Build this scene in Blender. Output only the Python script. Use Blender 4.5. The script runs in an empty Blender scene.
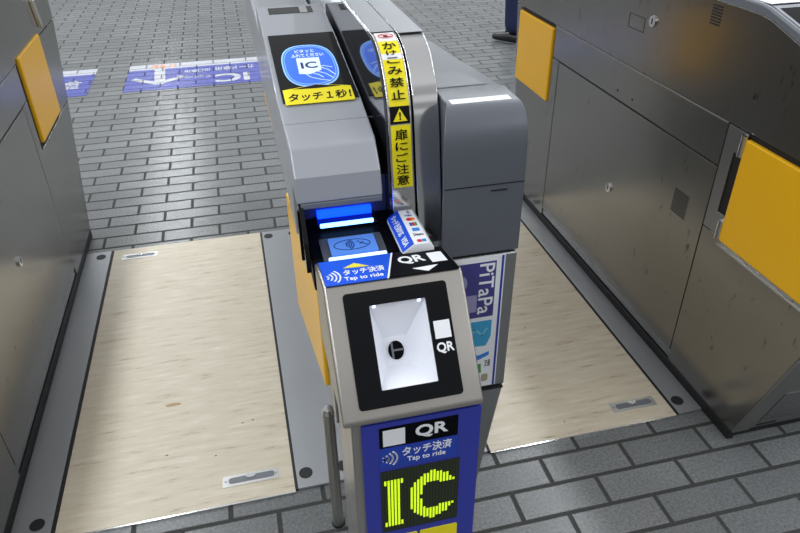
import bpy, bmesh, math, random
from mathutils import Vector, Matrix
random.seed(4)
SC = bpy.context.scene
COL = SC.collection

# ------------------------------------------------------------------ camera
F_PX, YAW, PITCH, ROLL, CAM_H = 682.26, 0.230131, 0.574519, -0.0129, 1.5
fw = Vector((math.sin(YAW)*math.cos(PITCH), math.cos(YAW)*math.cos(PITCH), -math.sin(PITCH)))
rt = Vector((math.cos(YAW), -math.sin(YAW), 0)); up = rt.cross(fw)
r2 = rt*math.cos(ROLL)+up*math.sin(ROLL); u2 = -rt*math.sin(ROLL)+up*math.cos(ROLL)
cam_d = bpy.data.cameras.new('camera'); cam = bpy.data.objects.new('camera', cam_d); COL.objects.link(cam)
cam_d.sensor_width = 36; cam_d.lens = F_PX*36/800; cam_d.clip_start = 0.05
M = Matrix((r2, u2, -fw)).transposed().to_4x4(); M.translation = (0, 0, CAM_H); cam.matrix_world = M
SC.camera = cam

# ------------------------------------------------------------------ world and light
W = bpy.data.worlds.new('hall'); SC.world = W; W.use_nodes = True
bg = W.node_tree.nodes['Background']; bg.inputs[0].default_value = (0.93, 0.96, 1.0, 1); bg.inputs[1].default_value = 0.66
_n = W.node_tree.nodes; _l = W.node_tree.links        # dim horizon, pale zenith, with bands added for reflections in the steel
_tc = _n.new('ShaderNodeTexCoord'); _sp = _n.new('ShaderNodeSeparateXYZ'); _cr = _n.new('ShaderNodeValToRGB')
_mr = _n.new('ShaderNodeMapRange'); _mr.inputs['From Min'].default_value = -1; _mr.inputs['From Max'].default_value = 1
_l.new(_tc.outputs['Generated'], _sp.inputs[0]); _l.new(_sp.outputs['Z'], _mr.inputs['Value']); _l.new(_mr.outputs[0], _cr.inputs[0]); _l.new(_cr.outputs[0], bg.inputs[0])
_e = _cr.color_ramp.elements; _e[0].position = 0; _e[0].color = (.25, .25, .25, 1); _e[1].position = 1; _e[1].color = (.95, .97, 1, 1)
for _p, _v in ((.49, .30), (.53, .42), (.565, .55), (.58, 1.0), (.61, 1.0), (.625, .45), (.67, .5), (.69, 1.05), (.74, 1.05), (.76, .6), (.82, .7), (.85, 1.1)):
    _q = _e.new(_p); _q.color = (_v*.96, _v*.98, _v, 1)
def tube_row(name, x, w=90.0, y=5.0, ln=13.0):
    d = bpy.data.lights.new(name, 'AREA'); d.shape = 'RECTANGLE'; d.size = 0.14; d.size_y = ln
    d.energy = w; d.color = (0.93, 0.97, 1.0)
    o = bpy.data.objects.new(name, d); COL.objects.link(o); o.location = (x, y, 2.7)
tube_row('ceiling_tube_row', -1.02, 138)
tube_row('ceiling_tube_row', 1.95, 138)
tube_row('ceiling_tube_row', 4.92, 138)
tube_row('ceiling_tube_row', -3.99, 138)
vs = SC.view_settings; SC.display_settings.display_device = 'sRGB'
vs.view_transform = 'Standard'; vs.look = 'None'; vs.gamma = 1.0; vs.use_curve_mapping = False; vs.exposure = 0.0

# ------------------------------------------------------------------ materials
def lin(c):
    return tuple(((v/255)/12.92 if v/255 <= .04045 else ((v/255+.055)/1.055)**2.4) for v in c)+(1,)
def mat(name, c, rough=.5, metal=0.0, emit=None, es=0.0, spec=.5, coat=0.0):
    m = bpy.data.materials.new(name); m.use_nodes = True; b = m.node_tree.nodes['Principled BSDF']
    b.inputs['Base Color'].default_value = lin(c); b.inputs['Roughness'].default_value = rough
    b.inputs['Metallic'].default_value = metal; b.inputs['Specular IOR Level'].default_value = spec
    b.inputs['Coat Weight'].default_value = coat
    if emit: b.inputs['Emission Color'].default_value = lin(emit); b.inputs['Emission Strength'].default_value = es
    return m
def steel(name, c, rough=.3, stretch=(4, 4, 160), var=.08, metal=.9, dirt=0.0, scuff=False):
    m = mat(name, c, rough, metal); nt = m.node_tree; N = nt.nodes; L = nt.links; b = N['Principled BSDF']
    tc = N.new('ShaderNodeTexCoord'); mp = N.new('ShaderNodeMapping'); mp.inputs['Scale'].default_value = stretch
    no = N.new('ShaderNodeTexNoise'); no.inputs['Scale'].default_value = 3; no.inputs['Detail'].default_value = 6
    L.new(tc.outputs['Object'], mp.inputs[0]); L.new(mp.outputs[0], no.inputs['Vector'])
    mr = N.new('ShaderNodeMapRange'); mr.inputs['To Min'].default_value = rough-var; mr.inputs['To Max'].default_value = rough+var
    L.new(no.outputs['Fac'], mr.inputs['Value']); L.new(mr.outputs[0], b.inputs['Roughness'])
    n2 = N.new('ShaderNodeTexNoise'); n2.inputs['Scale'].default_value = 1.3; n2.inputs['Detail'].default_value = 3
    L.new(tc.outputs['Object'], n2.inputs['Vector'])
    cr = N.new('ShaderNodeValToRGB'); cr.color_ramp.elements[0].position = .30; cr.color_ramp.elements[1].position = .70
    c2 = tuple(v*(.94-dirt) for v in c); cr.color_ramp.elements[0].color = lin(c2); cr.color_ramp.elements[1].color = lin(c)
    L.new(n2.outputs['Fac'], cr.inputs[0]); L.new(cr.outputs[0], b.inputs['Base Color'])
    if scuff:
        n3 = N.new('ShaderNodeTexNoise'); n3.inputs['Scale'].default_value = 16; n3.inputs['Detail'].default_value = 9; n3.inputs['Roughness'].default_value = .72
        m3 = N.new('ShaderNodeMapping'); m3.inputs['Rotation'].default_value = (-.7, 0, 0); m3.inputs['Scale'].default_value = (1, 2.2, .8)
        L.new(tc.outputs['Object'], m3.inputs[0]); L.new(m3.outputs[0], n3.inputs['Vector'])
        c3 = N.new('ShaderNodeValToRGB'); c3.color_ramp.elements[0].position = .315; c3.color_ramp.elements[1].position = .385
        c3.color_ramp.elements[0].color = (1, 1, 1, 1); c3.color_ramp.elements[1].color = (0, 0, 0, 1); L.new(n3.outputs['Fac'], c3.inputs[0])
        mx = N.new('ShaderNodeMix'); mx.data_type = 'RGBA'; mx.inputs[7].default_value = lin((92, 82, 70))
        L.new(c3.outputs[0], mx.inputs[0]); L.new(cr.outputs[0], mx.inputs[6]); L.new(mx.outputs[2], b.inputs['Base Color'])
    bp = N.new('ShaderNodeBump'); bp.inputs['Strength'].default_value = .02; bp.inputs['Distance'].default_value = .001
    L.new(no.outputs['Fac'], bp.inputs['Height']); L.new(bp.outputs[0], b.inputs['Normal'])
    return m
STEEL_SIDE = steel('brushed_dark_steel', (154, 152, 147), .24, (160, 4, 4), var=.03, metal=1, scuff=True)
STEEL_END = steel('brushed_end_steel', (165, 165, 166), .32, metal=.95)
STEEL_BRIGHT = steel('bright_brushed_steel', (212, 212, 212), .20, (160, 4, 4), var=.04, metal=1)
STEEL_POST = steel('post_steel', (176, 172, 166), .32, (160, 4, 4), metal=.9)
STEEL_FLOOR = steel('floor_strip_steel', (162, 165, 169), .40, (160, 4, 4), metal=.55)
PLAIN_ALU = mat('plain_aluminium', (190, 190, 188), .32, .7)
BAND_STEEL = steel('banded_polished_steel', (222, 222, 222), .12, (160, 4, 4), var=.02, metal=1)
CHROME = mat('polished_chrome', (215, 215, 215), .15, 1)
CORE = mat('gap_black', (14, 14, 15), .7)
RUBBER = mat('black_rubber', (26, 27, 29), .6)
GREY_PL = mat('silver_grey_plastic', (158, 161, 168), .30, .25, coat=.2)
GREY_MID = mat('mid_grey_plastic', (112, 116, 123), .38, .15)
GREY_DK = mat('slate_grey_plastic', (92, 96, 104), .42)
GREY_CAP = mat('end_cap_grey_plastic', (96, 100, 108), .34, .2)
TOP_PLATE = mat('matt_grey_top_plate', (150, 152, 158), .42, .2)
FRAME_GREY = mat('end_frame_grey', (112, 112, 110), .45, .35)
GREY_DK2 = mat('dark_slate_panel', (74, 77, 84), .35)
BLACK_GL = mat('black_gloss', (7, 8, 13), .10, spec=.25)
MIRROR_DK = mat('dark_mirror_panel', (92, 95, 104), .05, .9)
BLACK_M = mat('black_matt', (7, 8, 12), .45, spec=.06)
YELLOW_DOOR = mat('yellow_flap_padding', (238, 180, 18), .30)
YELLOW_LB = mat('yellow_label', (245, 228, 8), .4)
WHITE = mat('white_print', (236, 238, 242), .45)
WHITE_LIT = mat('white_recess', (240, 242, 250), .5)
INK = mat('black_print', (8, 8, 10), .5, spec=.2)
RED = mat('red_print', (205, 40, 45), .5)
BLUE_POST = mat('blue_film', (46, 56, 160), .4)
BLUE_LAB = mat('blue_label', (26, 62, 172), .4)
BLUE_STK = mat('bright_blue_label', (24, 84, 214), .4)
PURPLE = mat('purple_print', (66, 62, 132), .45)
LILAC = mat('lilac_print', (150, 148, 190), .45)
CYAN = mat('cyan_print', (60, 160, 205), .45)
CYAN_L = mat('light_cyan_print', (120, 195, 220), .45)
GREEN = mat('green_print', (80, 150, 80), .5)
TAN = mat('tan_print', (170, 160, 130), .5)
ORANGE = mat('orange_print', (240, 130, 30), .5)
SKYB = mat('sky_blue_print', (50, 130, 215), .5)
DISC = mat('lit_blue_disc', (30, 80, 200), .3, emit=(58, 118, 235), es=.62)
DISC_RIM = mat('lit_pale_blue', (120, 170, 240), .3, emit=(140, 190, 255), es=.62)
LIT_WHITE = mat('lit_white', (210, 225, 250), .3, emit=(205, 222, 255), es=.45)
LIT_NAVY = mat('unlit_navy', (25, 45, 110), .4)
BAR = mat('blue_white_light_bar', (160, 200, 255), .3, emit=(110, 170, 255), es=4.5)
BAR2 = mat('pale_light_bar', (200, 220, 255), .3, emit=(170, 205, 255), es=1.8)
BLUE_GLOW = mat('deep_blue_glow', (5, 20, 160), .3, emit=(4, 44, 255), es=6)
SCREEN = mat('lit_reader_screen', (80, 125, 205), .25, emit=(90, 140, 225), es=.30)
LED_Y = mat('lit_yellow_green_led', (200, 235, 20), .5, emit=(200, 232, 30), es=.75)
LED_OFF = mat('unlit_led_panel', (26, 32, 18), .5)
LED_WHITE = mat('white_led_chip', (255, 255, 255), .4, emit=(205, 210, 255), es=5)
NAVY = mat('navy_cloth', (26, 34, 72), .9)
SHOE = mat('black_leather', (18, 18, 20), .35)
SKIN = mat('skin', (205, 160, 130), .55)
HAIR = mat('dark_hair', (22, 18, 16), .7)

def pads(m):   # scuffed paint
    nt = m.node_tree; N = nt.nodes; L = nt.links; b = N['Principled BSDF']; tc = N.new('ShaderNodeTexCoord')
    n = N.new('ShaderNodeTexNoise'); n.inputs['Scale'].default_value = 22; n.inputs['Detail'].default_value = 8; n.inputs['Roughness'].default_value = .75
    mp = N.new('ShaderNodeMapping'); mp.inputs['Scale'].default_value = (1, .5, 1.6); mp.inputs['Rotation'].default_value = (.5, 0, 0)
    L.new(tc.outputs['Object'], mp.inputs[0]); L.new(mp.outputs[0], n.inputs['Vector'])
    cr = N.new('ShaderNodeValToRGB'); e = cr.color_ramp.elements; e[0].position = .27; e[0].color = lin((165, 125, 35)); e[1].position = .36; e[1].color = lin((238, 180, 18))
    L.new(n.outputs['Fac'], cr.inputs[0]); L.new(cr.outputs[0], b.inputs['Base Color'])
pads(YELLOW_DOOR)

def brick_mat(name='grey_brick_paving', ca=(108, 111, 112), cb=(124, 127, 128), cm=(58, 59, 58), mort=.0072):
    m = mat(name, (120, 124, 128), .5); nt = m.node_tree; N = nt.nodes; L = nt.links; b = N['Principled BSDF']
    tc = N.new('ShaderNodeTexCoord'); mp = N.new('ShaderNodeMapping')
    mp.inputs['Location'].default_value = (0.175, -1.10, 0)
    L.new(tc.outputs['Object'], mp.inputs[0])
    br = N.new('ShaderNodeTexBrick'); br.offset = .5; br.squash = 1
    br.inputs['Scale'].default_value = 1; br.inputs['Brick Width'].default_value = .243; br.inputs['Row Height'].default_value = .0945
    br.inputs['Mortar Size'].default_value = mort; br.inputs['Mortar Smooth'].default_value = .45
    br.inputs['Color1'].default_value = lin(ca); br.inputs['Color2'].default_value = lin(cb); br.inputs['Mortar'].default_value = lin(cm)
    L.new(mp.outputs[0], br.inputs['Vector'])
    n = N.new('ShaderNodeTexNoise'); n.inputs['Scale'].default_value = 130; n.inputs['Detail'].default_value = 4; n.inputs['Roughness'].default_value = .8
    L.new(tc.outputs['Object'], n.inputs['Vector'])
    n2 = N.new('ShaderNodeTexNoise'); n2.inputs['Scale'].default_value = 5; n2.inputs['Detail'].default_value = 6
    L.new(tc.outputs['Object'], n2.inputs['Vector'])
    r1 = N.new('ShaderNodeMapRange'); r1.inputs['From Min'].default_value = .3; r1.inputs['From Max'].default_value = .7; r1.inputs['To Min'].default_value = .55; r1.inputs['To Max'].default_value = 1.35
    L.new(n.outputs['Fac'], r1.inputs['Value'])
    r2_ = N.new('ShaderNodeMapRange'); r2_.inputs['To Min'].default_value = .8; r2_.inputs['To Max'].default_value = 1.15
    L.new(n2.outputs['Fac'], r2_.inputs['Value'])
    mu = N.new('ShaderNodeMath'); mu.operation = 'MULTIPLY'; L.new(r1.outputs[0], mu.inputs[0]); L.new(r2_.outputs[0], mu.inputs[1])
    mx = N.new('ShaderNodeVectorMath'); mx.operation = 'SCALE'; L.new(br.outputs['Color'], mx.inputs[0]); L.new(mu.outputs[0], mx.inputs['Scale'])
    L.new(mx.outputs[0], b.inputs['Base Color'])
    rr = N.new('ShaderNodeMapRange'); rr.inputs['To Min'].default_value = .27; rr.inputs['To Max'].default_value = .8
    L.new(br.outputs['Fac'], rr.inputs['Value']); L.new(rr.outputs[0], b.inputs['Roughness'])
    hs = N.new('ShaderNodeMath'); hs.operation = 'MULTIPLY_ADD'; hs.inputs[1].default_value = -1.0
    ns = N.new('ShaderNodeMath'); ns.operation = 'MULTIPLY'; ns.inputs[1].default_value = .07; L.new(n.outputs['Fac'], ns.inputs[0])
    L.new(br.outputs['Fac'], hs.inputs[0]); L.new(ns.outputs[0], hs.inputs[2])
    bp = N.new('ShaderNodeBump'); bp.inputs['Strength'].default_value = .7; bp.inputs['Distance'].default_value = .004
    L.new(hs.outputs[0], bp.inputs['Height']); L.new(bp.outputs[0], b.inputs['Normal'])
    return m
def beige_mat():
    m = mat('beige_streaked_sheet', (206, 199, 183), .38); nt = m.node_tree; N = nt.nodes; L = nt.links; b = N['Principled BSDF']
    tc = N.new('ShaderNodeTexCoord'); mp = N.new('ShaderNodeMapping'); mp.inputs['Scale'].default_value = (2.2, 16, 1); mp.inputs['Rotation'].default_value = (0, 0, .03)
    L.new(tc.outputs['Object'], mp.inputs[0])
    n = N.new('ShaderNodeTexNoise'); n.inputs['Scale'].default_value = 3.4; n.inputs['Detail'].default_value = 10; n.inputs['Roughness'].default_value = .68
    L.new(mp.outputs[0], n.inputs['Vector'])
    cr = N.new('ShaderNodeValToRGB'); e = cr.color_ramp.elements
    e[0].position = .27; e[0].color = lin((146, 124, 98)); e[1].position = .41; e[1].color = lin((206, 195, 173))
    a = e.new(.56); a.color = lin((214, 204, 184)); a = e.new(.72); a.color = lin((228, 221, 206))
    L.new(n.outputs['Fac'], cr.inputs[0])
    L.new(cr.outputs[0], b.inputs['Base Color'])
    return m
BRICK = brick_mat(); BLUE_SIGN = brick_mat('floor_sign_blue', (86, 94, 178), (94, 102, 184), (54, 58, 104), .0065); WHITE_SIGN = brick_mat('floor_sign_white', (200, 203, 212), (205, 208, 216), (120, 122, 130), .006); BEIGE = beige_mat()

# ------------------------------------------------------------------ helpers
def thing(name, label, cat, loc, group=None):
    o = bpy.data.objects.new(name, None); COL.objects.link(o); o.location = loc; o.empty_display_size = .05
    o['label'] = label; o['category'] = cat
    if group: o['group'] = group
    return o
def link(name, me, m, parent=None, label=None, bevel=0, smooth=False):
    o = bpy.data.objects.new(name, me); COL.objects.link(o)
    if m is not None:
        me.materials.clear(); me.materials.append(m)
    if parent is not None:
        o.parent = parent
        if parent.type == 'EMPTY': o.matrix_parent_inverse = parent.matrix_basis.inverted() if False else Matrix.Translation(-parent.location)
    if label: o['label'] = label
    if bevel:
        b = o.modifiers.new('bevel', 'BEVEL'); b.width = bevel; b.segments = 3; b.limit_method = 'ANGLE'; b.angle_limit = math.radians(35)
    if smooth:
        for p in me.polygons: p.use_smooth = True
        try: me.set_sharp_from_angle(angle=math.radians(32))
        except Exception: pass
    return o
class MB:
    def __init__(s): s.v = []; s.f = []
    def add(s, vs_, fs):
        k = len(s.v); s.v += [tuple(v) for v in vs_]; s.f += [tuple(i+k for i in f) for f in fs]; return s
    def box(s, a, b):
        x0, y0, z0 = a; x1, y1, z1 = b
        return s.add([(x0,y0,z0),(x1,y0,z0),(x1,y1,z0),(x0,y1,z0),(x0,y0,z1),(x1,y0,z1),(x1,y1,z1),(x0,y1,z1)],
                     [(0,3,2,1),(4,5,6,7),(0,1,5,4),(1,2,6,5),(2,3,7,6),(3,0,4,7)])
    def prism(s, prof, x0, x1):      # yz outline swept along x
        n = len(prof)
        return s.add([(x0,y,z) for y,z in prof]+[(x1,y,z) for y,z in prof],
                     [tuple(range(n)), tuple(range(2*n-1, n-1, -1))]+[(i,i+n,(i+1)%n+n,(i+1)%n) for i in range(n)])
    def prism_y(s, prof, y0, y1):    # xz outline swept along y
        n = len(prof)
        return s.add([(x,y0,z) for x,z in prof]+[(x,y1,z) for x,z in prof],
                     [tuple(range(n)), tuple(range(2*n-1, n-1, -1))]+[(i,i+n,(i+1)%n+n,(i+1)%n) for i in range(n)])
    def cyl(s, p, q, r, n=24, r1=None):
        p = Vector(p); q = Vector(q); r1 = r if r1 is None else r1; d = (q-p).normalized()
        a = d.orthogonal().normalized(); b = d.cross(a)
        ring = [(a*math.cos(t)+b*math.sin(t)) for t in [2*math.pi*i/n for i in range(n)]]
        return s.add([p+c*r for c in ring]+[q+c*r1 for c in ring],
                     [tuple(range(n-1,-1,-1)), tuple(range(n,2*n))]+[(i,(i+1)%n,(i+1)%n+n,i+n) for i in range(n)])
    def strip(s, prof, x0, x1, th):  # sheet following a yz polyline, thickness towards inside
        n = len(prof); P = [Vector((0,)+tuple(p)) for p in prof]; inn = []
        for i in range(n):
            t = (P[min(i+1,n-1)]-P[max(i-1,0)]).normalized(); nn = Vector((0, -t.z, t.y)); inn.append(P[i]+nn*th)
        vs_ = []
        for x in (x0, x1):
            vs_ += [(x,p.y,p.z) for p in P]+[(x,p.y,p.z) for p in inn]
        fs = []; m = 2*n
        for i in range(n-1):
            fs += [(i,i+1,i+1+m,i+m), (i+n,i+n+m,i+1+n+m,i+1+n), (i,i+n,i+n+1,i+1), (i+m,i+1+m,i+n+1+m,i+n+m)]
        fs += [(0,m,m+n,n), (n-1,2*n-1,m+2*n-1,m+n-1)]
        return s.add(vs_, fs)
    def mesh(s, name):
        me = bpy.data.meshes.new(name); me.from_pydata(s.v, [], s.f); me.validate()
        bm = bmesh.new(); bm.from_mesh(me); bmesh.ops.recalc_face_normals(bm, faces=bm.faces); bm.to_mesh(me); bm.free(); return me
    def build(s, name, m, parent=None, label=None, bevel=0, smooth=False):
        return link(name, s.mesh(name), m, parent, label, bevel, smooth)
class Frame:
    def __init__(s, o, u, v): s.o = Vector(o); s.u = Vector(u).normalized(); v = Vector(v); s.v = (v-s.u*v.dot(s.u)).normalized(); s.n = s.u.cross(s.v)
    def p(s, a, b, h=0): return s.o+s.u*a+s.v*b+s.n*h
def flat(mb, fr, pts, h0, h1):
    n = len(pts)
    mb.add([fr.p(a,b,h0) for a,b in pts]+[fr.p(a,b,h1) for a,b in pts],
           [tuple(range(n-1,-1,-1)), tuple(range(n,2*n))]+[(i,(i+1)%n,(i+1)%n+n,i+n) for i in range(n)])
    return mb
def rect(a0, b0, a1, b1): return [(a0,b0),(a1,b0),(a1,b1),(a0,b1)]
def rrect(a0, b0, a1, b1, r, n=6):
    out = []
    for cx, cy, t0 in ((a1-r,b0+r,-90),(a1-r,b1-r,0),(a0+r,b1-r,90),(a0+r,b0+r,180)):
        for i in range(n+1):
            t = math.radians(t0+90*i/n); out.append((cx+r*math.cos(t), cy+r*math.sin(t)))
    return out
def sellipse(cx, cy, rx, ry, e=2.6, n=64):
    out = []
    for i in range(n):
        t = 2*math.pi*i/n; c = math.cos(t); s_ = math.sin(t)
        out.append((cx+rx*math.copysign(abs(c)**(2/e), c), cy+ry*math.copysign(abs(s_)**(2/e), s_)))
    return out
def ring(mb, fr, outer, inner, h0, h1):
    n = len(outer)
    vs_ = [fr.p(a,b,h) for h in (h0,h1) for pts in (outer,inner) for a,b in pts]
    fs = []
    for i in range(n):
        j = (i+1)%n
        fs += [(2*n+i,2*n+j,3*n+j,3*n+i), (i,n+i,n+j,j), (i,j,2*n+j,2*n+i), (n+i,3*n+i,3*n+j,n+j)]
    mb.add(vs_, fs); return mb
def stroke(mb, fr, pts, w, h0, h1):
    for (a,b),(c,d) in zip(pts, pts[1:]):
        v = Vector((c-a, d-b)); L_ = v.length or 1e-6; v /= L_; n = Vector((-v.y, v.x))*w/2; e = v*w*.3
        flat(mb, fr, [(a-n.x-e.x,b-n.y-e.y),(c-n.x+e.x,d-n.y+e.y),(c+n.x+e.x,d+n.y+e.y),(a+n.x-e.x,b+n.y-e.y)], h0, h1)
    return mb
def arc_pts(cx, cy, r, t0, t1, n=12, ry=None):
    ry = ry or r
    return [(cx+r*math.cos(math.radians(t0+(t1-t0)*i/n)), cy+ry*math.sin(math.radians(t0+(t1-t0)*i/n))) for i in range(n+1)]
_tc = {}
def text_mesh(s_, bold, shear):
    key = (s_, bold, shear)
    if key not in _tc:
        cu = bpy.data.curves.new('lettering', 'FONT'); cu.body = s_; cu.offset = bold; cu.shear = shear; cu.resolution_u = 3
        t = bpy.data.objects.new('lettering', cu); COL.objects.link(t)
        dg = bpy.context.evaluated_depsgraph_get(); dg.update()
        me = bpy.data.meshes.new_from_object(t.evaluated_get(dg)); v = [x.co.copy() for x in me.vertices]; f = [tuple(p.vertices) for p in me.polygons]
        bpy.data.objects.remove(t); bpy.data.curves.remove(cu); bpy.data.meshes.remove(me); _tc[key] = (v, f)
    return _tc[key]
def text(name, s_, fr, a0, b0, a1, b1, m, parent, h=.0016, bold=.012, shear=0, label=None, th=.0004):
    v, f = text_mesh(s_, bold, shear)
    x0 = min(p.x for p in v); x1 = max(p.x for p in v); y0 = min(p.y for p in v); y1 = max(p.y for p in v)
    mp = lambda p, hh: fr.p(a0+(p.x-x0)/(x1-x0)*(a1-a0), b0+(p.y-y0)/(y1-y0)*(b1-b0), hh)
    me = bpy.data.meshes.new(name); me.from_pydata([mp(p, h) for p in v], [], f)
    bm = bmesh.new(); bm.from_mesh(me)
    bmesh.ops.remove_doubles(bm, verts=bm.verts, dist=1e-7)
    r = bmesh.ops.extrude_face_region(bm, geom=bm.faces[:]); bmesh.ops.translate(bm, vec=fr.n*th, verts=[g for g in r['geom'] if isinstance(g, bmesh.types.BMVert)])
    bmesh.ops.recalc_face_normals(bm, faces=bm.faces); bm.to_mesh(me); bm.free()
    return link(name, me, m, parent, label)
def sheet(name, fr, pts, m, parent, h0=.0002, h1=.001, label=None):
    return flat(MB(), fr, pts, h0, h1).build(name, m, parent, label)
def bake(o):
    dg = bpy.context.evaluated_depsgraph_get(); dg.update()
    me = bpy.data.meshes.new_from_object(o.evaluated_get(dg)); o.modifiers.clear(); o.data = me

# ------------------------------------------------------------------ setting
fl = MB().box((-14, -4, -.12), (14, 24, 0)).build('floor', BRICK); fl['kind'] = 'structure'

def floor_panel(x0, x1, label, handles, spots):
    t = thing('floor_panel', label, 'floor panel', ((x0+x1)/2, 1.95, 0), None)
    MB().box((x0, 1.243, .0005), (x1, 2.668, .006)).build('panel_sheet', BEIGE, t, bevel=.001)
    e = MB().box((x0, 1.2385, .0005), (x1, 1.2425, .0066)); e.build('edge_trim', CHROME, t, 'bright metal edge trim')
    for hx0, hx1, hy, hw in handles:
        h = MB().box((hx0, hy-.019, .0062), (hx1, hy+.019, .0072)).build('recessed_handle', PLAIN_ALU, t)
        fr = Frame((0, 0, .0072), (1, 0, 0), (0, 1, 0))
        g = MB(); flat(g, fr, rrect(hx0+.016, hy-.010, hx1-.012, hy+.010, .008), .0, .0006); g.build('grip_slot', GREY_MID, h)
        cx = (hx0+hx1)/2
        g = MB(); flat(g, fr, sellipse(cx, hy+.006, .013, .007, 2, 20), .0006, .003); g.build('latch_button', CHROME, h)
        g = MB(); g.cyl((hx0+.008, hy, .0072), (hx0+.008, hy, .0082), .003, 10); g.cyl((hx1-.008, hy, .0072), (hx1-.008, hy, .0082), .003, 10); g.build('screws', STEEL_FLOOR, h)
    fr = Frame((0, 0, .006), (1, 0, 0), (0, 1, 0))
    for k, (sx, sy, sr, mm) in enumerate(spots):
        g = MB(); pts = [(sx+sr*(1+.35*random.random())*math.cos(a)*(2.2 if mm == STAIN else 1), sy+sr*(1+.35*random.random())*math.sin(a)*.6) for a in [i*.5236 for i in range(12)]]
        flat(g, fr, pts, .0001, .0004); g.build('stain', mm, t)
STAIN = mat('rust_brown_stain', (186, 160, 122), .6)
DIRT = mat('dark_scuff', (60, 52, 44), .6)
floor_panel(-.61, -.003, 'worn beige streaked floor panel in the aisle left of the central gate', [(-.572, -.431, 2.60, 1), (-.193, -.042, 1.317, 1)],
            [(-.335, 1.66, .010, STAIN), (-.345, 1.455, .003, DIRT), (-.13, 1.53, .003, DIRT), (-.10, 1.535, .003, DIRT), (-.21, 1.42, .0025, DIRT)])
floor_panel(.548, 1.138, 'worn beige streaked floor panel in the aisle right of the central gate', [(.961, 1.105, 1.315, 1)],
            [(.80, 1.30, .0025, DIRT), (.86, 1.75, .0022, DIRT), (.70, 1.9, .0022, DIRT)])
def floor_strip(x0, x1, bolts, label, joints=()):
    t = thing('floor_strip', label, 'floor strip', ((x0+x1)/2, 1.95, 0), 'steel strips edging the floor panels')
    MB().box((x0, 1.246, .0005), (x1, 2.664, .009)).build('strip_plate', STEEL_FLOOR, t, bevel=.0015)
    for jx in joints: MB().box((jx-.0045, 1.246, .0005), (jx+.0045, 2.664, .0075)).build('rubber_joint', RUBBER, t)
    for bx in bolts:
        for by in (1.294, 2.622):
            b = MB().cyl((bx, by, .009), (bx, by, .0105), .0185, 28).build('bolt_cap', RUBBER, t)
floor_strip(-.7185, -.620, (-.657,), 'grey steel floor strip at the foot of the left gate', (-.615,))
floor_strip(.004, .153, (.030, .135), 'wide grey steel floor strip on the left of the central gate', (.0005,))
floor_strip(.470, .540, (.503,), 'grey steel floor strip on the right of the central gate', (.544,))
floor_strip(1.146, 1.2235, (1.170,), 'grey steel floor strip at the foot of the right gate', (1.142,))

# floor signs
FF = Frame((0, 0, .0), (1, 0, 0), (0, 1, 0))
t = thing('floor_sign', 'blue and white floor sign with an arrow and IC lettering beyond the left aisle', 'floor sign', (-.2, 5.1, 0))
bl = sheet('blue_band', FF, rect(-.78, 4.83, .50, 5.31), BLUE_SIGN, t, .0005, .002)
sheet('white_band', FF, rect(-.78, 5.31, .50, 5.45), WHITE_SIGN, t, .0005, .002)
text('lettering', '改札口', FF, -.62, 5.335, -.45, 5.425, ORANGE, bl, .002)
g = MB(); stroke(g, FF, [(-.560, 5.31), (-.545, 4.99)], .075, .002, .0026); stroke(g, FF, [(-.72, 5.09), (-.565, 4.965)], .05, .0026, .0030); stroke(g, FF, [(-.545, 4.955), (-.40, 5.08)], .05, .0030, .0034); g.build('arrow', WHITE_SIGN, bl)
FR = Frame((0, 0, 0), (-1, 0, 0), (0, -1, 0))
text('lettering', 'IC', FR, -.075, -5.075, .165, -4.875, WHITE_SIGN, bl, .002, .03)
text('lettering', 'カード専用', FR, -.12, -5.27, .16, -5.15, WHITE_SIGN, bl, .002)
text('lettering', '出口専用', FR, .20, -5.24, .38, -5.16, WHITE_SIGN, bl, .002)
text('lettering', 'IC card only', FR, .20, -5.10, .38, -5.02, WHITE_SIGN, bl, .002)
text('lettering', '乗車', FR, -.46, -5.20, -.17, -4.90, WHITE_SIGN, bl, .002)
t = thing('floor_sign', 'blue and white floor sign partly hidden behind the left gate', 'floor sign', (-1.3, 5.1, 0))
bl = sheet('blue_band', FF, rect(-1.60, 4.83, -1.01, 5.31), BLUE_SIGN, t, .0005, .002)
sheet('white_band', FF, rect(-1.60, 5.31, -1.01, 5.45), WHITE_SIGN, t, .0005, .002)
text('lettering', '専用', FR, 1.08, -5.20, 1.36, -4.98, WHITE_SIGN, bl, .002)

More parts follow.
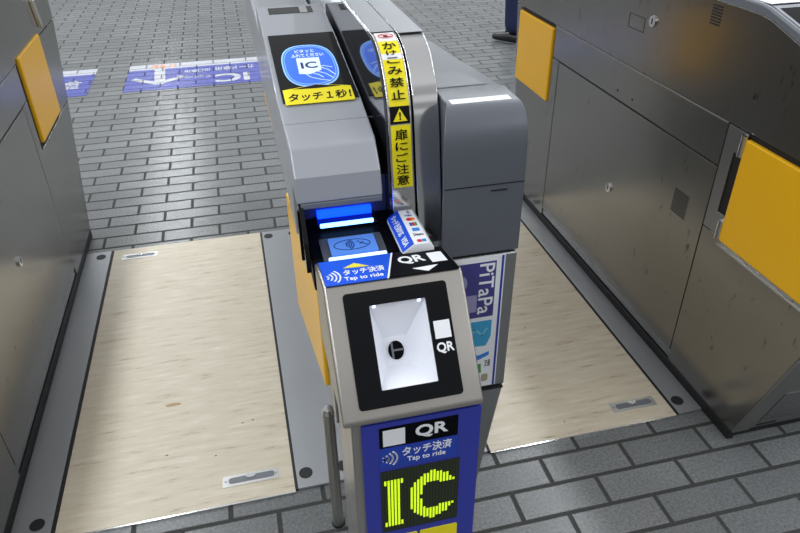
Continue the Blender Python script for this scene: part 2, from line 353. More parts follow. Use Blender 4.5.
# ------------------------------------------------------------------ gate sides
NEAR = [(1.121, .04), (1.007, .40), (.958, .545), (.952, .84)]
def side_panels(root, x, d, far, locks=True, hide_far=False, top=None, seam_z=.84, base=0.0):
    """cover plates on the side of a gate whose face lies at x, outward direction d (+1/-1)"""
    def plate(name, pts, th=.005, m=STEEL_SIDE, off=0.0, bevel=.0012, label=None, par=None):
        return MB().prism(pts, x-d*(th-off), x+d*off).build(name, m, par or root, label, bevel)
    ex = far - 2.85
    plate('lower_panel', [(1.450, .075), (2.455, .075), (2.455, .713), (1.450, .713)])
    plate('service_strip', [(1.450, .719), (2.515, .719), (2.515, .837), (1.450, .837)])
    plate('near_panel', [NEAR[0], NEAR[1], NEAR[2], (.955, .522), (1.446, .522), (1.446, .04)][0:3]+[(1.446, .535), (1.446, .04)])
    plate('far_panel', [(2.459, .075), (2.459, .715), (2.517, .715), (2.517, .535), (2.87+ex*.7, .535), (2.80+ex*base, .04), (2.459, .04)])
    plate('upper_panel', top)
    plate('near_frame', [(1.369, .538), (1.446, .538), (1.446, .837), (1.369, .837), (1.369, .775), (1.405, .775), (1.405, .60), (1.369, .60)], m=STEEL_END)
    plate('far_frame', [(2.868, .538), (2.875+ex*.7, .538), (2.915+ex, .837), (2.868, .837)])
    for y0, y1 in ((1.03, 1.366), (2.524, 2.864)):
        dz = .019 if (d > 0 and y0 > 2) else 0; dy = .022 if dz else 0
        plate('flap_door', [(y0+dy, .533+dz), (y1+dy, .533+dz), (y1+dy, .826+dz*1.5), (y0+dy, .826+dz*1.5)], .018, YELLOW_DOOR, .008, .005)
    for hz0, hz1 in ((.777, .834), (.535, .59)): MB().cyl((x+d*.006, 1.372, hz0), (x+d*.006, 1.372, hz1), .009, 16).build('hinge', STEEL_BRIGHT, root)
    if locks:
        for (ly, lz) in ((1.956, .410), (1.87, 1.0)):
            k = MB().cyl((x, ly, lz), (x+d*.006, ly, lz), .016, 28).build('lock', CHROME, root)
            MB().box((x+d*.006-.0008, ly-.002, lz-.008), (x+d*.006+.0008, ly+.002, lz+.008)).build('keyhole', INK, k)
        g = MB()
        for k in range(11): g.box((x-.0012, 1.53, .507+k*.007), (x+.0012, 1.60, .5095+k*.007))
        g.build('vent_slots', CORE, root)
        g = MB()
        for k in range(7): g.box((x-.0012, 1.575+.004*k*0, 1.053+k*.0075), (x+.0012, 1.615, 1.0565+k*.0075))
        g.build('vent_slots', CORE, root)
        g = MB()
        for (a, b, c, e) in ((1.915, .955, 2.005, .9565), (1.915, .996, 2.005, .9975), (1.915, .955, 1.9165, .9975), (2.0035, .955, 2.005, .9975)):
            g.box((x-.0008, a, b), (x+.0008, c, e))
        g.build('sensor_cover_outline', CORE, root)
        for hy in (1.909, 2.003): MB().cyl((x-.0008, hy, .747), (x+.0008, hy, .747), .004, 12).build('screw_hole', CORE, root)

TOP_R = [(1.04, .842), (2.915, .842), (2.93, 1.04), (2.90, 1.113), (1.44, 1.113), (1.40, 1.108), (1.295, 1.078), (1.10, 1.005), (1.03, .97), (.965, .93), (.952, .842)]
def side_gate(xf, d, label, far, base=0.0):
    # d: outward normal of the visible face; the body runs to xf - d*w
    w = .36; root = thing('ticket_gate', label, 'ticket gate', (xf-d*w/2, 1.95, 0), 'steel ticket gates')
    ex = far-2.85; xi = xf-d*.005; xo = xf-d*w
    body = [(1.121, .04), (1.007, .40), (.958, .545), (.952, .93), (1.03, .97), (1.10, 1.005), (1.295, 1.078), (1.44, 1.108), (2.90+ex, 1.108), (2.93+ex, 1.04), (2.915+ex, .84), (2.87+ex*.7, .535), (2.80+ex*base, .04)]
    MB().prism(body, min(xi, xo), max(xi, xo)).build('cabinet_body', STEEL_END, root, bevel=.004)
    g = MB().prism([(p[0]+(.001 if 0 else 0), p[1]) for p in [(1.14, .08), (1.03, .43), (.985, .82), (1.05, .955), (1.3, 1.06), (1.45, 1.09), (2.86+ex, 1.09), (2.85+ex*.6, .55), (2.77+ex*base, .08)]], min(xi, xi+d*.0012), max(xi, xi+d*.0012))
    g.build('inner_skin', CORE, root)
    MB().box((min(xf-d*.022, xo+d*.02), 1.135, 0), (max(xf-d*.022, xo+d*.02), 2.80+ex*base, .041)).build('plinth', RUBBER, root)
    MB().box((min(xf+d*.001, xf-d*.021), 1.125, .0005), (max(xf+d*.001, xf-d*.021), 2.80+ex*base, .036)).build('kick_seal', RUBBER, root, bevel=.004)
    MB().box((min(xf+d*.0005, xf+d*.007), 1.0, .518), (max(xf+d*.0005, xf+d*.005), 1.368, .5215)).build('door_sill', PLAIN_ALU, root)
    MB().box((min(xf-d*.003, xf+d*.0012), 1.452, .8372), (max(xf-d*.003, xf+d*.0012), 2.515, .8398)).build('seam_flange', PLAIN_ALU, root)  # bent flange, its highlight line put into a paler metal
    top = [(a+(ex if a > 2 else 0), b) for a, b in TOP_R]
    side_panels(root, xf, d, far, top=top, base=base)
    return root
# left gate
LG = side_gate(-.72, 1, 'dark steel ticket gate along the left edge of the picture', 3.14, .12)
# a steel arm bracket high on the left gate
g = MB().prism([(2.905, .965), (2.94, .865), (2.965, .868), (2.93, .975)], -.72, -.706); g.build('guard_bracket', STEEL_BRIGHT, LG, bevel=.002)
g = MB().cyl((-.713, 2.93, .95), (-.713, 2.96, .975), .006); g.build('bracket_pin', STEEL_BRIGHT, LG)
# right gate
RG = side_gate(1.225, -1, 'dark steel ticket gate with yellow flap doors on the right of the picture', 2.85)
# right gate: reader deck on top
deckp = [(2.88, 1.10), (2.88, 1.136), (1.45, 1.136), (1.42, 1.132), (1.305, 1.102), (1.09, 1.030), (1.00, .990), (1.00, .95), (1.30, 1.06), (1.45, 1.10)]
MB().prism(deckp, 1.230, 1.405).build('reader_deck', GREY_MID, RG, bevel=.006, smooth=True)
DR = Frame((0, 1.305, 1.1022), (1, 0, 0), (0, .115, .030))
sheet('top_plate', Frame((0, 1.45, 1.136), (1, 0, 0), (0, 1, 0)), rect(1.240, -.02, 1.398, 1.40), WHITE, RG, .0004, .0018)
sheet('display_surround', DR, rect(1.240, -.22, 1.398, .122), GREY_PL, RG, .0003, .0014)
s_ = sheet('card_display', DR, rect(1.249, -.20, 1.390, .108), BLACK_GL, RG, .0014, .002)
g = flat(MB(), DR, sellipse(1.330, -.02, .050, .085, 2.6, 48), .002, .0026); g.build('lit_touch_mark', DISC, s_)
g = MB(); o_ = sellipse(1.330, -.02, .053, .088, 2.6, 48); i_ = sellipse(1.330, -.02, .049, .083, 2.6, 48); ring(g, DR, o_, i_, .002, .0028); g.build('lit_rim', DISC_RIM, s_)
ridge2 = [(2.9, 1.108), (2.9, 1.2), (1.25, 1.2), (1.16, 1.172), (1.107, 1.11), (1.06, .94), (1.3, 1.07), (1.45, 1.108)]
MB().prism(ridge2, 1.412, 1.50).build('ridge_cover', STEEL_BRIGHT, RG, bevel=.004)
# right gate end grille
EF = Frame((1.225, 1.121, .04), (1, 0, 0), (0, -.114, .36))
sheet('end_plate', EF, rect(.0, .001, .356, .372), FRAME_GREY, RG, .0004, .003)
sheet('end_frame', EF, rect(.0, .001, .052, .372), FRAME_GREY, RG, .003, .007)
g = MB()
for k in range(13):
    b = .038+k*.0125; flat(g, EF, rect(.068, b, .300, b+.008), .003, .0055)
g.build('louvre_slats', STEEL_END, RG)
g = flat(MB(), EF, rect(.072, .012, .135, .020), .003, .0045); g.build('drain_slot', CORE, RG)

# ------------------------------------------------------------------ central gate
CG = thing('ticket_gate', 'central ticket gate with blue lit card reader and yellow warning band', 'ticket gate', (.28, 1.95, 0), 'steel ticket gates')
low = [(1.090, .12), (1.010, .49), (2.90, .49), (2.80, .02), (1.12, .02)]
MB().prism([(1.125, .02), (1.010, .49), (2.90, .49), (2.80, .02)], .165, .460).build('foot_housing', STEEL_END, CG, bevel=.004)
MB().prism([(1.006, .496), (1.002, .83), (1.06, .84), (2.90, .84), (2.88, .496)], .105, .460).build('body_housing', STEEL_END, CG, bevel=.004)
MB().box((.18, 1.15, 0), (.44, 2.78, .021)).build('plinth', RUBBER, CG)
for y0, y1 in ((1.03, 1.366), (2.524, 2.864)):
    MB().prism([(y0, .533), (y1, .533), (y1, .826), (y0, .826)], .445, .4615).build('flap_door', YELLOW_DOOR, CG, bevel=.005)
# left doors, slightly swung out of their pockets
def swung(y0, x0, y1, x1):
    d_ = Vector((x1-x0, y1-y0, 0)).normalized(); n_ = Vector((-d_.y, d_.x, 0))*-.016
    a = Vector((x0, y0, 0)); b = Vector((x1, y1, 0)); g = MB()
    g.add([a+Vector((0,0,.53)), b+Vector((0,0,.53)), b+n_+Vector((0,0,.53)), a+n_+Vector((0,0,.53)),
           a+Vector((0,0,.83)), b+Vector((0,0,.83)), b+n_+Vector((0,0,.83)), a+n_+Vector((0,0,.83))],
          [(0,3,2,1),(4,5,6,7),(0,1,5,4),(1,2,6,5),(2,3,7,6),(3,0,4,7)])
    return g.build('flap_door', YELLOW_DOOR, CG, bevel=.004)
swung(1.055, .087, 1.36, .0640)
swung(2.52, .0975, 2.86, .0935)
# reader tower
GT = .065
tower = [(1.83, .86), (1.83, 1.119), (1.815, 1.121), (1.606, 1.1005), (1.278, 1.0495), (1.10, 1.046), (1.078, 1.046), (1.038, 1.010), (1.027, .968), (1.115, .966), (1.115, .86)]
tw = MB().prism(tower, GT, .233)
tw.v = [(x if x < .1 else (.2285 if y > 1.30 else (.212 if y < 1.085 else .216+.012*(y-1.10)/.18)), y, z) for x, y, z in tw.v]
tw.build('reader_tower', GREY_PL, CG, bevel=.003)
MB().prism([(1.831, .86), (1.831, 1.055), (2.88, 1.055), (2.90, .86)], GT, .233).build('rear_deck', GREY_PL, CG, bevel=.006)
MB().prism([(.968, .83), (.968, .872), (.978, .886), (1.114, .893), (1.114, .83)], GT+.012, .243).build('reader_deck', BLACK_M, CG, bevel=.003)
for x0, x1 in ((GT+.002, GT+.010),):
    MB().prism([(1.114, .965), (1.030, .965), (.985, .915), (.974, .89), (.974, .865), (1.114, .865)], x0, x1).build('reader_cheek', BLACK_GL, CG)
g = MB().prism([(1.025, .955), (1.033, .955), (1.033, .865), (1.03, .859), (1.025, .859), (1.022, .865)], GT-.001, GT+.003); g.build('side_slot', BLACK_M, CG)
MB().prism([(.975, .50), (.975, .829), (1.09, .829), (1.09, .50)], .095, .25).build('reader_support', STEEL_END, CG, bevel=.003)
MB().box((GT+.006, 1.0265, .957), (.211, 1.034, .9675)).build('opening_lip', GREY_MID, CG, bevel=.002)
bk = MB().box((GT+.010, 1.108, .894), (.234, 1.114, .966)).build('reader_back', mat('dark_blue_grey_plastic', (60, 66, 92), .5), CG)
MB().box((.104, 1.096, .8985), (.204, 1.1079, .911)).build('blue_glow_strip', BLUE_GLOW, bk)  # self-lit strip standing in for the blue glow cast on the back wall
MB().box((.098, 1.064, .886), (.210, 1.1079, .8985)).build('light_ledge', BLACK_GL, CG, bevel=.002)
MB().box((.104, 1.0600, .898), (.201, 1.0660, .9055)).build('light_bar', BAR, CG, bevel=.002)
DK = Frame((0, .978, .8865), (1, 0, 0), (0, .136, .007))
sc_ = sheet('reader_screen', DK, rrect(.111, -.004, .192, .048, .003), SCREEN, CG, .003, .007, label='lit blue reader screen with contactless symbol')
g = MB(); ring(g, DK, sellipse(.150, .022, .032, .016, 2, 48), sellipse(.150, .022, .0305, .0148, 2, 48), .007, .0076)
for k in range(4): stroke(g, DK, arc_pts(.136, .022, .005+.004*k, -50, 50, 8), .0016, .007, .0078)
stroke(g, DK, [(.160, .030), (.168, .022), (.176, .016)], .0012, .007, .0078); stroke(g, DK, [(.163, .020), (.170, .026)], .0012, .007, .0078); g.build('contactless_symbol', LIT_NAVY, sc_)
sheet('screen_surround', DK, rrect(.096, -.012, .206, .056, .004), GREY_DK2, CG, .0015, .003)
MB().box((.104, .9585, .884), (.203, .9665, .895)).build('light_bar', BAR2, CG, bevel=.002)
MB().box((.080, .9615, .872), (.245, .9675, .884)).build('blue_edge_trim', BLUE_STK, CG)
# display on the tower
DF = Frame((0, 1.278, 1.0497), (1, 0, 0), (0, .328, .0510))
disp = sheet('card_display', DF, rect(.0755, .012, .2245, .331), BLACK_GL, CG, .0002, .002)
def touch_mark(par, cx):
    g = flat(MB(), DF, sellipse(cx, .168, .0545, .094, 2.7), .002, .0024); g.build('lit_touch_mark', DISC, par)
    g = MB(); ring(g, DF, sellipse(cx, .168, .0575, .099, 2.7), sellipse(cx, .168, .0545, .095, 2.7), .002, .0027); g.build('lit_rim', DISC_RIM, par)
    g = MB(); ring(g, DF, sellipse(cx, .168, .0520, .090, 2.7), sellipse(cx, .168, .0508, .088, 2.7), .0024, .0028); g.build('lit_rim', DISC_RIM, par)
    text('lettering', 'ピタッと', DF, cx-.024, .228, cx+.018, .244, LIT_WHITE, par, .0024, .02)
    text('lettering', 'ふれてください', DF, cx-.034, .206, cx+.036, .223, LIT_WHITE, par, .0024, .02)
    g = flat(MB(), DF, [(cx-.025, .202), (cx+.024, .200), (cx+.021, .140), (cx-.004, .124), (cx-.027, .128)], .0024, .0028); g.build('card_symbol', LIT_WHITE, par)
    text('lettering', 'IC', DF, cx-.019, .150, cx+.015, .180, LIT_NAVY, par, .0028, .02)
    g = MB()
    stroke(g, DF, [(cx-.018, .134), (cx-.006, .110), (cx+.012, .096), (cx+.030, .088)], .0018, .0028, .0032)
    stroke(g, DF, [(cx-.004, .130), (cx+.012, .118), (cx+.020, .104)], .0018, .0028, .0032)
    stroke(g, DF, [(cx+.008, .138), (cx+.022, .150), (cx+.034, .138), (cx+.046, .112)], .0018, .0028, .0032)
    stroke(g, DF, [(cx+.012, .132), (cx+.026, .122), (cx+.040, .098)], .0018, .0028, .0032)
    stroke(g, DF, [(cx+.014, .146), (cx+.026, .158), (cx+.044, .148)], .0018, .0028, .0032)
    g.build('hand_outline', LIT_WHITE, par)
touch_mark(disp, .1485)
lab = sheet('touch_label', DF, [(.0800, .001), (.2150, .001), (.2160, .060), (.150, .077), (.0800, .062)], YELLOW_LB, CG, .0021, .0026)
g = flat(MB(), DF, [(.100, .0625), (.1485, .0755), (.196, .0625), (.1485, .060)], .0026, .003); g.build('black_arrowhead', INK, lab)
text('lettering', 'タッチ１秒！', DF, .088, .012, .212, .045, INK, lab, .0026, .02, .12)
TF = Frame((0, 1.606, 1.1005), (1, 0, 0), (0, .209, .0205))
w_ = sheet('sensor_window', TF, rect(.092, .150, .200, .195), BLACK_GL, CG, .0004, .001)
sheet('frame_strip', TF, rect(.168, .148, .186, .197), STEEL_BRIGHT, w_, .001, .0014)
# seam line across the tower
g = MB().prism([(1.190, 1.0472), (1.1885, 1.0472), (1.1885, 1.0479), (1.190, 1.0479)], GT+.002, .231); g.build('tower_seam', GREY_DK, CG)

# ridge: dark mirror wall, narrow and wide steel bands
RP = [(2.92, 1.19), (1.25, 1.19), (1.225, 1.1895), (1.2, 1.187), (1.178, 1.180), (1.16, 1.172), (1.143, 1.159), (1.13, 1.145), (1.117, 1.128), (1.107, 1.11), (1.100, 1.093), (1.095, 1.075), (1.088, 1.04), (1.083, 1.0), (1.068, .92), (1.062, .84), (1.062, .60)]
inner = [(a+.010 if a < 2 else a-.004, b-.010) for a, b in RP]
MB().prism([(2.9, .60)]+inner, .2365, .331).build('ridge_core', CORE, CG)
wall = [(2.9, 1.0)]+[(a+.004 if a < 2 else a-.004, b-.004) for a, b in RP[:-2]]+[(1.075, .90), (1.2, .90)]
MB().prism(wall, .2345, .2380).build('ridge_side_panel', MIRROR_DK, CG)
nb = MB().strip(RP, .2385, .2812, .006).build('narrow_steel_band', BAND_STEEL, CG, bevel=.0015, smooth=True)
wb = MB().strip(RP, .2846, .3300, .006).build('wide_steel_band', BAND_STEEL, CG, bevel=.0015, smooth=True)
MB().prism([(2.9, .84), (2.9, 1.178)]+[(a+.012, b-.012) for a, b in RP[1:-1]]+[(1.075, .84)], .3305, .3325).build('ridge_side_panel', GREY_MID, CG)
# stickers along the narrow band, following the curve
SEG = []; S_ = 0
for i in range(1, len(RP)-1):
    a = Vector(RP[i]); b = Vector(RP[i+1]); L0 = (b-a).length; SEG.append((S_, S_+L0, a, b)); S_ += L0
def at_s(s_):
    for a0, a1, a, b in SEG:
        if s_ <= a1: break
    t_ = (s_-a0)/(a1-a0); p = a.lerp(b, t_); d_ = (a-b).normalized(); return p, d_
def band_sheet(name, s0, s1, x0, x1, m, par, h=.0005, th=.0004):
    n = 24; pts = []
    for i in range(n+1):
        p, d_ = at_s(s0+(s1-s0)*i/n); nn = Vector((-d_.y, d_.x)) if False else Vector((-abs(d_.y), abs(d_.x))); pts.append((p+nn*(h+th)))
    return MB().strip([tuple(p) for p in pts], x0, x1, th).build(name, m, par)
def band_frame(s_):
    p, d_ = at_s(s_); return Frame((0, p.x, p.y), (1, 0, 0), (0, d_.x, d_.y))
band_sheet('top_plate', -.0, .030, .2385, .2812, TOP_PLATE, CG, .0004) if False else None
stk = band_sheet('warning_sticker', .034, .1915, .2425, .2775, YELLOW_LB, nb)
band_sheet('white_patch', .034, .066, .2425, .2775, WHITE, nb, .001)
band_sheet('white_patch', .098, .110, .2425, .2775, WHITE, nb, .001)
fr = band_frame(.049); g = MB(); ring(g, fr, sellipse(.2600, 0, .0140, .0095, 2, 32), sellipse(.2600, 0, .0118, .0075, 2, 32), .0016, .0021)
stroke(g, fr, [(.2510, .0045), (.2690, -.0045)], .0018, .0016, .0021); g.build('prohibition_ring', RED, nb)
g = MB(); flat(g, fr, sellipse(.2600, -.001, .0045, .005, 2, 16), .0015, .0019); g.build('running_symbol', INK, nb)
for ch, sc0, hh, wd in (('か', .080, .018, .024), ('け', .097, .010, .018), ('こ', .1125, .012, .022), ('み', .1315, .015, .025), ('禁', .1520, .0165, .025), ('止', .1725, .0165, .024)):
    fr = band_frame(sc0); text('lettering', ch, fr, .2600-wd/2, -hh/2, .2600+wd/2, hh/2, INK, nb, .0022, .012)
band_sheet('black_patch', .1915, .2215, .2425, .2775, INK, nb)
fr = band_frame(.2065); g = flat(MB(), fr, [(.2475, -.0105), (.2725, -.0105), (.2600, .0115)], .0012, .0018); g.build('warning_triangle', YELLOW_LB, nb)
text('lettering', '!', fr, .2583, -.0085, .2617, .0055, INK, nb, .0018, .03)
band_sheet('warning_sticker', .2235, .3350, .2425, .2775, YELLOW_LB, nb)
for ch, sc0, hh in (('扉', .2400, .019), ('に', .2605, .015), ('ご', .2805, .016), ('注', .3015, .018), ('意', .3215, .018)):
    fr = band_frame(sc0); text('lettering', ch, fr, .2488, -hh/2, .2712, hh/2, INK, nb, .0016, .012)

g = MB().box((.2387, 1.222, 1.1905), (.2810, 2.915, 1.1912)); g.build('ridge_top_plate', TOP_PLATE, CG)
g = MB().box((.2848, 1.205, 1.1905), (.3298, 2.915, 1.1914)); g.build('ridge_top_plate', TOP_PLATE, CG)
# grey end cap on the right of the ridge
cap = [(1.004, .835), (1.004, .975), (1.005, 1.035), (1.009, 1.062), (1.017, 1.082), (1.030, 1.096), (1.045, 1.103), (1.060, 1.1045), (1.130, 1.105), (1.160, 1.098), (1.30, 1.088), (1.40, 1.078), (1.75, 1.052), (2.88, 1.045), (2.90, .845), (1.10, .845)]
nose = [p for p in cap if p[0] < 1.061]+[(1.075, 1.1045), (1.075, .837)]
capm = MB().prism(nose, .3328, .462)
capm.v = [(x if x > .4 else .3118+(y-1.004)*.34, y, z) for x, y, z in capm.v]
capm.prism([(1.0725, .8375)]+[(1.0725, 1.1043)]+[p for p in cap if p[0] > 1.061], .3335, .4618)
capm.build('end_cap', GREY_CAP, CG, bevel=.002, smooth=True)
CT = Frame((0, 1.05, 1.1045), (1, 0, 0), (0, 1, .0))
sheet('top_strip', Frame((0, 1.055, 1.1032), (1, 0, 0), (0, .075, .002)), rect(.342, .006, .449, .026), LIT_PL if False else WHITE, CG, .0004, .0012)
sheet('recess_plate', Frame((0, 1.160, 1.0982), (1, 0, 0), (0, .14, -.0100)), [(.340, .006), (.4415, .006), (.420, .118), (.340, .122)], GREY_MID, CG, .0002, .0008)
g = MB().box((.315, 1.0030, .974), (.461, 1.0043, .9755)); g.build('end_cap_seam', CORE, CG)
g = MB().box((.400, 1.0026, .962), (.430, 1.0042, .964)); g.build('scratch_mark', CORE, CG)
# PiTaPa poster on the end face
PF = Frame((0, 1.0030, 0), (1, 0, 0), (0, 0, 1))
pf = sheet('poster', PF, rect(.300, .506, .437, .828), WHITE, CG, .0006, .0016)
sheet('blue_margin', PF, rect(.4300, .506, .4345, .828), BLUE_POST, pf, .0016, .0020)
sheet('purple_field', PF, rect(.300, .690, .4200, .818), PURPLE, pf, .0016, .0020)
g = MB(); flat(g, PF, sellipse(.352, .775, .012, .018, 2, 24), .0020, .0024); flat(g, PF, rect(.352, .705, .385, .745), .0020, .0023); g.build('figure_print', LILAC, pf)
PV = Frame((0, 1.0030, 0), (0, 0, -1), (1, 0, 0))
text('lettering', 'PiTaPa', PV, -.814, .3870, -.698, .4170, WHITE, pf, .0021, .008)
sheet('cyan_field', PF, [(.300, .622), (.4100, .616), (.4190, .640), (.4190, .680), (.300, .680)], CYAN, pf, .0016, .0020)
g = MB(); stroke(g, PF, [(.372, .640), (.385, .660), (.400, .645), (.410, .660)], .004, .0020, .0023); g.build('map_lines', CYAN_L, pf)
sheet('wave_print', PF, [(.372, .588), (.395, .580), (.418, .590), (.418, .600), (.395, .592), (.372, .602)], SKYB, pf, .0016, .0020)
sheet('green_print', PF, [(.392, .545), (.404, .545), (.402, .570), (.394, .568)], GREEN, pf, .0016, .0020)
sheet('tan_print', PF, rrect(.405, .520, .419, .540, .004), TAN, pf, .0016, .0020)
text('lettering', '交通', PF, .410, .560, .422, .578, INK, pf, .0017, .0)
g = MB().box((.30, 1.001, .492), (.456, 1.0085, .4955)); g.build('lower_seam', CORE, CG)

# ------------------------------------------------------------------ payment sign box on the reader
PB = thing('payment_sign', 'small blue and white wedge sign with payment card logos beside the reader screen', 'sign', (.255, 1.01, .894))
sec = [(.228, .8945), (.228, .902), (.2485, .917), (.2745, .917), (.283, .905), (.283, .8945)]
MB().prism_y([(a-.0035, b) for a, b in sec], .9375, 1.0580).build('sign_body', WHITE, PB, bevel=.002)
BF = Frame((.2245, .9375, .902), (.0205, 0, .015), (0, 1, 0))
BFw = math.hypot(.0205, .015)
b_ = sheet('blue_face', Frame((.2245, .9375, .902), (0, 1, 0), (-.0205, 0, -.015)) if False else BF, rect(.001, .001, BFw-.0005, .1195), BLUE_STK, PB, .0004, .001)
BV = Frame((.2245, .9375, .902), (0, -1, 0), (.0205, 0, .015))
text('lettering', 'タッチ決済対応', BV, -.112, .006, -.044, .019, WHITE, b_, .0011, .02)
text('lettering', 'VISA', BV, -.036, .007, -.008, .018, WHITE, b_, .0011, .02)
WF = Frame((0, .9375, .917), (1, 0, 0), (0, 1, 0))
g = MB(); stroke(g, WF, arc_pts(.256, .109, .004, -50, 50, 6), .0012, .0004, .0009); stroke(g, WF, arc_pts(.256, .109, .007, -50, 50, 6), .0012, .0004, .0009); g.build('wave_logo', BLUE_LAB, PB)
text('lettering', 'VISA', WF, .2515, .094, .2650, .100, BLUE_LAB, PB, .0004, .02)
sheet('red_circle', WF, sellipse(.2560, .083, .0050, .0050, 2, 20), RED, PB, .0004, .0009)
sheet('orange_circle', WF, sellipse(.2620, .083, .0050, .0050, 2, 20), ORANGE, PB, .0004, .0008)
for k, mm in enumerate((BLUE_LAB, RED, GREEN)): sheet('logo_bar', WF, rrect(.2530+k*.0045, .059, .2568+k*.0045, .071, .0015), mm, PB, .0004, .0009)
sheet('blue_square', WF, rect(.2530, .041, .2655, .051), SKYB, PB, .0004, .0009)
text('lettering', 'Diners', WF, .2510, .025, .2675, .033, INK, PB, .0004, .0)
sheet('logo_patch', WF, rect(.2520, .004, .2590, .012), RED, PB, .0004, .0009); sheet('logo_patch', WF, rect(.2600, .004, .2670, .012), SKYB, PB, .0004, .0009)

# ------------------------------------------------------------------ QR reader stand
QR = thing('code_reader_stand', 'blue and steel stand with a slanted white code scanner and yellow IC display', 'ticket reader', (.19, .81, 0))
HX0, HX1 = .0790, .2985
MB().prism([(.728, .0), (.728, .746), (.905, .746), (.905, .0)], .0925, HX1).build('post_housing', STEEL_POST, QR, bevel=.010, smooth=True)
head = MB().prism([(.728, .744), (.718, .749), (.7185, .757), (.845, .9135), (.852, .9165), (.9535, .896), (.956, .888), (.955, .744)], HX0, HX1).build('scanner_head', STEEL_POST, QR, bevel=.007, smooth=True)
QF = Frame((0, .7185, .757), (1, 0, 0), (0, .1265, .1565))
cut = flat(MB(), QF, rect(.130, .030, .245, .178), -.060, .02).build('cutter', STEEL_POST, None)
bo = head.modifiers.new('cut', 'BOOLEAN'); bo.operation = 'DIFFERENCE'; bo.object = cut; bo.solver = 'EXACT'
bake(head); bpy.data.objects.remove(cut)
bez = MB(); ring(bez, QF, rrect(.1060, .0155, .2680, .1915, .006), rrect(.1440, .0405, .2320, .1690, .0015), -.001, .0022); bz = bez.build('black_bezel', BLACK_GL, QR, 'glossy black bezel around the scanner window')
# white tapered recess
g = MB(); o4 = rect(.1415, .038, .2345, .1715); m4 = rect(.166, .073, .2035, .118)
dp = -.050
V = [QF.p(a, b, -.0012) for a, b in o4]+[QF.p(a, b, dp) for a, b in m4]
g.add(V, [(0,1,5,4), (1,2,6,5), (2,3,7,6), (3,0,4,7), (4,5,6,7)])
rc = g.build('scanner_recess', WHITE_LIT, QR)
g = MB(); flat(g, QF, sellipse(.1830, .0955, .0125, .0150, 2, 32), dp+.0005, dp+.003); ln = g.build('scanner_lens', BLACK_M, rc)
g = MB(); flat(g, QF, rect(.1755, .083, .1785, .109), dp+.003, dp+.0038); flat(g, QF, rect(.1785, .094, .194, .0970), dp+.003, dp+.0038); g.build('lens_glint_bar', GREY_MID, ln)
for a in (.152, .223):
    flat(MB(), QF, rect(a-.002, .1655, a+.002, .1685), -.012, -.004).build('led_chip', LED_WHITE, rc)
# bezel marks: plain white tile where the code pictogram sits, and the letters QR
sheet('white_tile', QF, rect(.2380, .1035, .2635, .1310), WHITE, bz, .0022, .0028)
text('lettering', 'QR', QF, .2375, .0800, .2650, .0975, WHITE, bz, .0022, .028)
# sloping strip label on top
SF = Frame((0, .847, .9178), (1, 0, 0), (0, .1055, -.0213))
DX = lambda v: .1785+.27*v
sl = sheet('blue_label', SF, [(.0845, .0005), (DX(0), .0005), (DX(.104), .104), (.0845, .104)], BLUE_STK, QR, .0004, .0012)
sk = sheet('black_label', SF, [(DX(0)+.003, .0005), (.2940, .0005), (.2940, .104), (DX(.104)+.003, .104)], BLACK_M, QR, .0004, .0012)
sheet('white_line', SF, [(DX(0), .0005), (DX(0)+.003, .0005), (DX(.104)+.003, .104), (DX(.104), .104)], WHITE, QR, .0004, .0013)
SF2 = Frame((0, .848, .9158), (1, -.0, 0), (0, .1055, -.0205))
sheet('yellow_triangle', SF, [(.1200, .0640), (.1610, .0600), (.1400, .0800)], YELLOW_LB, sl, .0012, .0018)
text('lettering', 'タッチ決済', SF, .1170, .0330, .1830, .0560, WHITE, sl, .0012, .014)
text('lettering', 'Tap to ride', SF, .1150, .0080, .1760, .0260, WHITE, sl, .0012, .014)
g = MB()
for k in range(4): stroke(g, SF, arc_pts(.0860, .0330, .0065+.0060*k, -42, 42, 8, .009+.0085*k), .0026, .0012, .0018)
g.build('wave_symbol', WHITE, sl)
text('lettering', 'QR', SF, .2100, .0440, .2540, .0800, WHITE, sk, .0012, .028)
sheet('white_tile', SF, rect(.2610, .0380, .2860, .0800), WHITE, sk, .0012, .0018)
sheet('white_triangle', SF, [(.2240, .0230), (.2450, .0050), (.2660, .0260)], WHITE, sk, .0012, .0018)
# front of the post
PFr = Frame((0, .728, 0), (1, 0, 0), (0, 0, 1))
fp = sheet('blue_panel', PFr, rect(.1065, .010, .2965, .7420), BLUE_POST, QR, -.001, .006, label='blue film panel on the front of the post')
FF2 = Frame((0, .722, 0), (1, 0, 0), (0, 0, 1))
q1 = sheet('black_label', FF2, rect(.1330, .6895, .2590, .7325), BLACK_M, fp, .0, .0008)
sheet('white_tile', FF2, rect(.1385, .6930, .1735, .7270), WHITE, fp, .0008, .0014)
text('lettering', 'QR', FF2, .1900, .6975, .2430, .7260, WHITE, fp, .0008, .028)
sheet('blue_label', FF2, rect(.1320, .6420, .2595, .6870), BLUE_LAB, fp, .0, .0008)
text('lettering', 'タッチ決済', FF2, .1690, .6640, .2500, .6840, WHITE, fp, .0008, .014)
text('lettering', 'Tap to ride', FF2, .1765, .6475, .2400, .6610, WHITE, fp, .0008, .014)
g = MB()
for k in range(4): stroke(g, FF2, arc_pts(.1330, .6640, .0065+.0070*k, -40, 40, 8, .006+.0055*k), .0028, .0008, .0014)
g.build('wave_symbol', WHITE, fp)
led = sheet('led_display', FF2, rect(.1325, .4840, .2645, .6350), LED_OFF, fp, .0, .0012, label='black dot display showing IC in yellow-green')
PIT = .0055; u0 = .1325; NR = 27; g = MB(); go = MB()
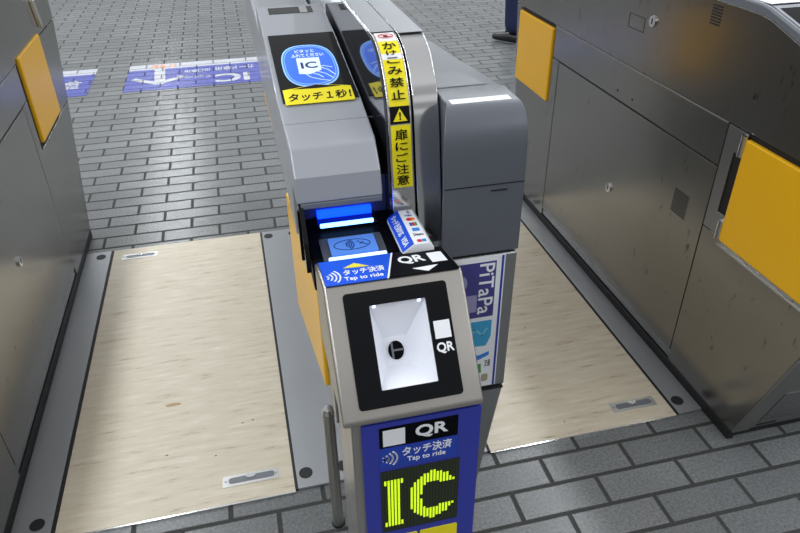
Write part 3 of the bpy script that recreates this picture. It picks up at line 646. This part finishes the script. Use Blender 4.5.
def lit(c, r):
    if 1 <= c <= 6:                       # I with serifs
        if 2 <= r <= 22: return 2 <= c <= 5 or r in (2, 3, 21, 22)
        return False
    cx, cy = 15.6, 12.5
    d2 = ((c-cx)/7.6)**2+((r-cy)/10.6)**2; d1 = ((c-cx)/3.7)**2+((r-cy)/6.4)**2
    if d2 <= 1 and d1 > 1 and not (c > 16 and abs(r-cy) < 4.6): return c <= 22
    return False
for c in range(24):
    for r in range(NR):
        a = u0+c*PIT; b = .4870+r*PIT
        (flat(g, FF2, rect(a, b+.0003, a+.0036, b+.0050), .0012, .0018) if lit(c, r) else flat(go, FF2, rect(a+.0005, b+.0010, a+.0035, b+.0045), .0012, .0015))
g.build('lit_dots', LED_Y, led); go.build('dark_dots', mat('unlit_led', (44, 56, 26), .5), led)
yl = sheet('yellow_label', FF2, rrect(.1985, .4150, .2660, .4675, .003), YELLOW_LB, fp, .0, .0012)
sheet('yellow_label', FF2, rrect(.1350, .4150, .1940, .4675, .003), YELLOW_LB, fp, .0, .0012)

# ------------------------------------------------------------------ short steel pole
SP = thing('steel_pole', 'short round steel pole standing on the bricks between left aisle and scanner stand', 'pole', (.092, 1.12, 0))
MB().cyl((.092, 1.12, .004), (.092, 1.12, .392), .0138, 28).build('pole_shaft', STEEL_POST, SP, smooth=True)
MB().cyl((.092, 1.12, .392), (.092, 1.12, .404), .0145, 28, .012).build('pole_cap', CHROME, SP, smooth=True)
MB().cyl((.092, 1.12, 0), (.092, 1.12, .006), .0165, 28).build('pole_foot', RUBBER, SP)

# ------------------------------------------------------------------ person far behind
def skin_mesh(name, pts, edges, m, parent, sub=2):
    me = bpy.data.meshes.new(name); me.from_pydata([p[:3] for p in pts], edges, [])
    o = link(name, me, m, parent); md = o.modifiers.new('skin', 'SKIN'); md.use_smooth_shade = True
    for i, p in enumerate(pts):
        r = p[3]; me.skin_vertices[0].data[i].radius = (r, r) if not isinstance(r, tuple) else r
    me.skin_vertices[0].data[0].use_root = True
    s = o.modifiers.new('sub', 'SUBSURF'); s.levels = s.render_levels = sub
    bake(o)
    for p in o.data.polygons: p.use_smooth = True
    return o
PR = thing('person', 'person in navy trousers and black shoes standing beyond the right gate', 'person', (2.30, 5.42, 0))
FD = Vector((-.60, .80, 0)); SD = Vector((.80, .60, 0))
def pp(f, s, z, r): v = Vector((2.27, 5.33, z))+FD*f+SD*s; return (v.x, v.y, v.z, r)
# continuous body
bp_ = [pp(0,0,.92,(.13,.10)), pp(0,0,1.12,(.12,.09)), pp(0,0,1.38,(.15,.10)), pp(.0,0,1.49,.05), pp(.02,0,1.56,.055), pp(.03,0,1.66,.082), pp(.02,0,1.73,.07),
       pp(0,-.19,1.42,.05), pp(-.02,-.24,1.15,.040), pp(.06,-.24,.92,.032), pp(.08,-.24,.82,.036),
       pp(0,.19,1.42,.05), pp(-.02,.24,1.15,.040), pp(.06,.24,.92,.032), pp(.08,.24,.82,.036),
       pp(0,-.09,.86,.085), pp(.01,-.10,.48,.055), pp(-.02,-.10,.10,.040), pp(0,.09,.86,.085), pp(.01,.10,.48,.055), pp(-.02,.10,.10,.040)]
skin_mesh('body', bp_, [(0,1),(1,2),(2,3),(3,4),(4,5),(5,6),(2,7),(7,8),(8,9),(9,10),(2,11),(11,12),(12,13),(13,14),(0,15),(15,16),(16,17),(0,18),(18,19),(19,20)], SKIN, PR)
tp = [pp(0,0,.95,(.150,.115)), pp(0,-.095,.84,.100), pp(.01,-.10,.48,.078), pp(-.01,-.10,.07,.078), pp(0,.095,.84,.100), pp(.01,.10,.48,.078), pp(-.01,.10,.07,.078)]
skin_mesh('trousers', tp, [(0,1),(1,2),(2,3),(0,4),(4,5),(5,6)], NAVY, PR)
jp = [pp(0,0,.94,(.155,.12)), pp(0,0,1.15,(.145,.11)), pp(0,0,1.37,(.17,.115)), pp(0,0,1.47,.07), pp(0,-.19,1.42,.065), pp(-.02,-.245,1.15,.052), pp(.05,-.245,.93,.045), pp(0,.19,1.42,.065), pp(-.02,.245,1.15,.052), pp(.05,.245,.93,.045)]
skin_mesh('jacket', jp, [(0,1),(1,2),(2,3),(2,4),(4,5),(5,6),(2,7),(7,8),(8,9)], NAVY, PR)
skin_mesh('hair', [pp(0,0,1.70,.075), pp(.0,0,1.755,.070), pp(-.025,0,1.64,.062)], [(0,1),(0,2)], HAIR, PR)
for s in (-.10, .10):
    skin_mesh('shoe', [pp(-.07,s,.045,(.042,.040)), pp(.02,s,.048,(.040,.042)), pp(.11,s,.038,(.044,.032)), pp(.185,s,.034,(.036,.026))], [(0,1),(1,2),(2,3)], SHOE, PR)
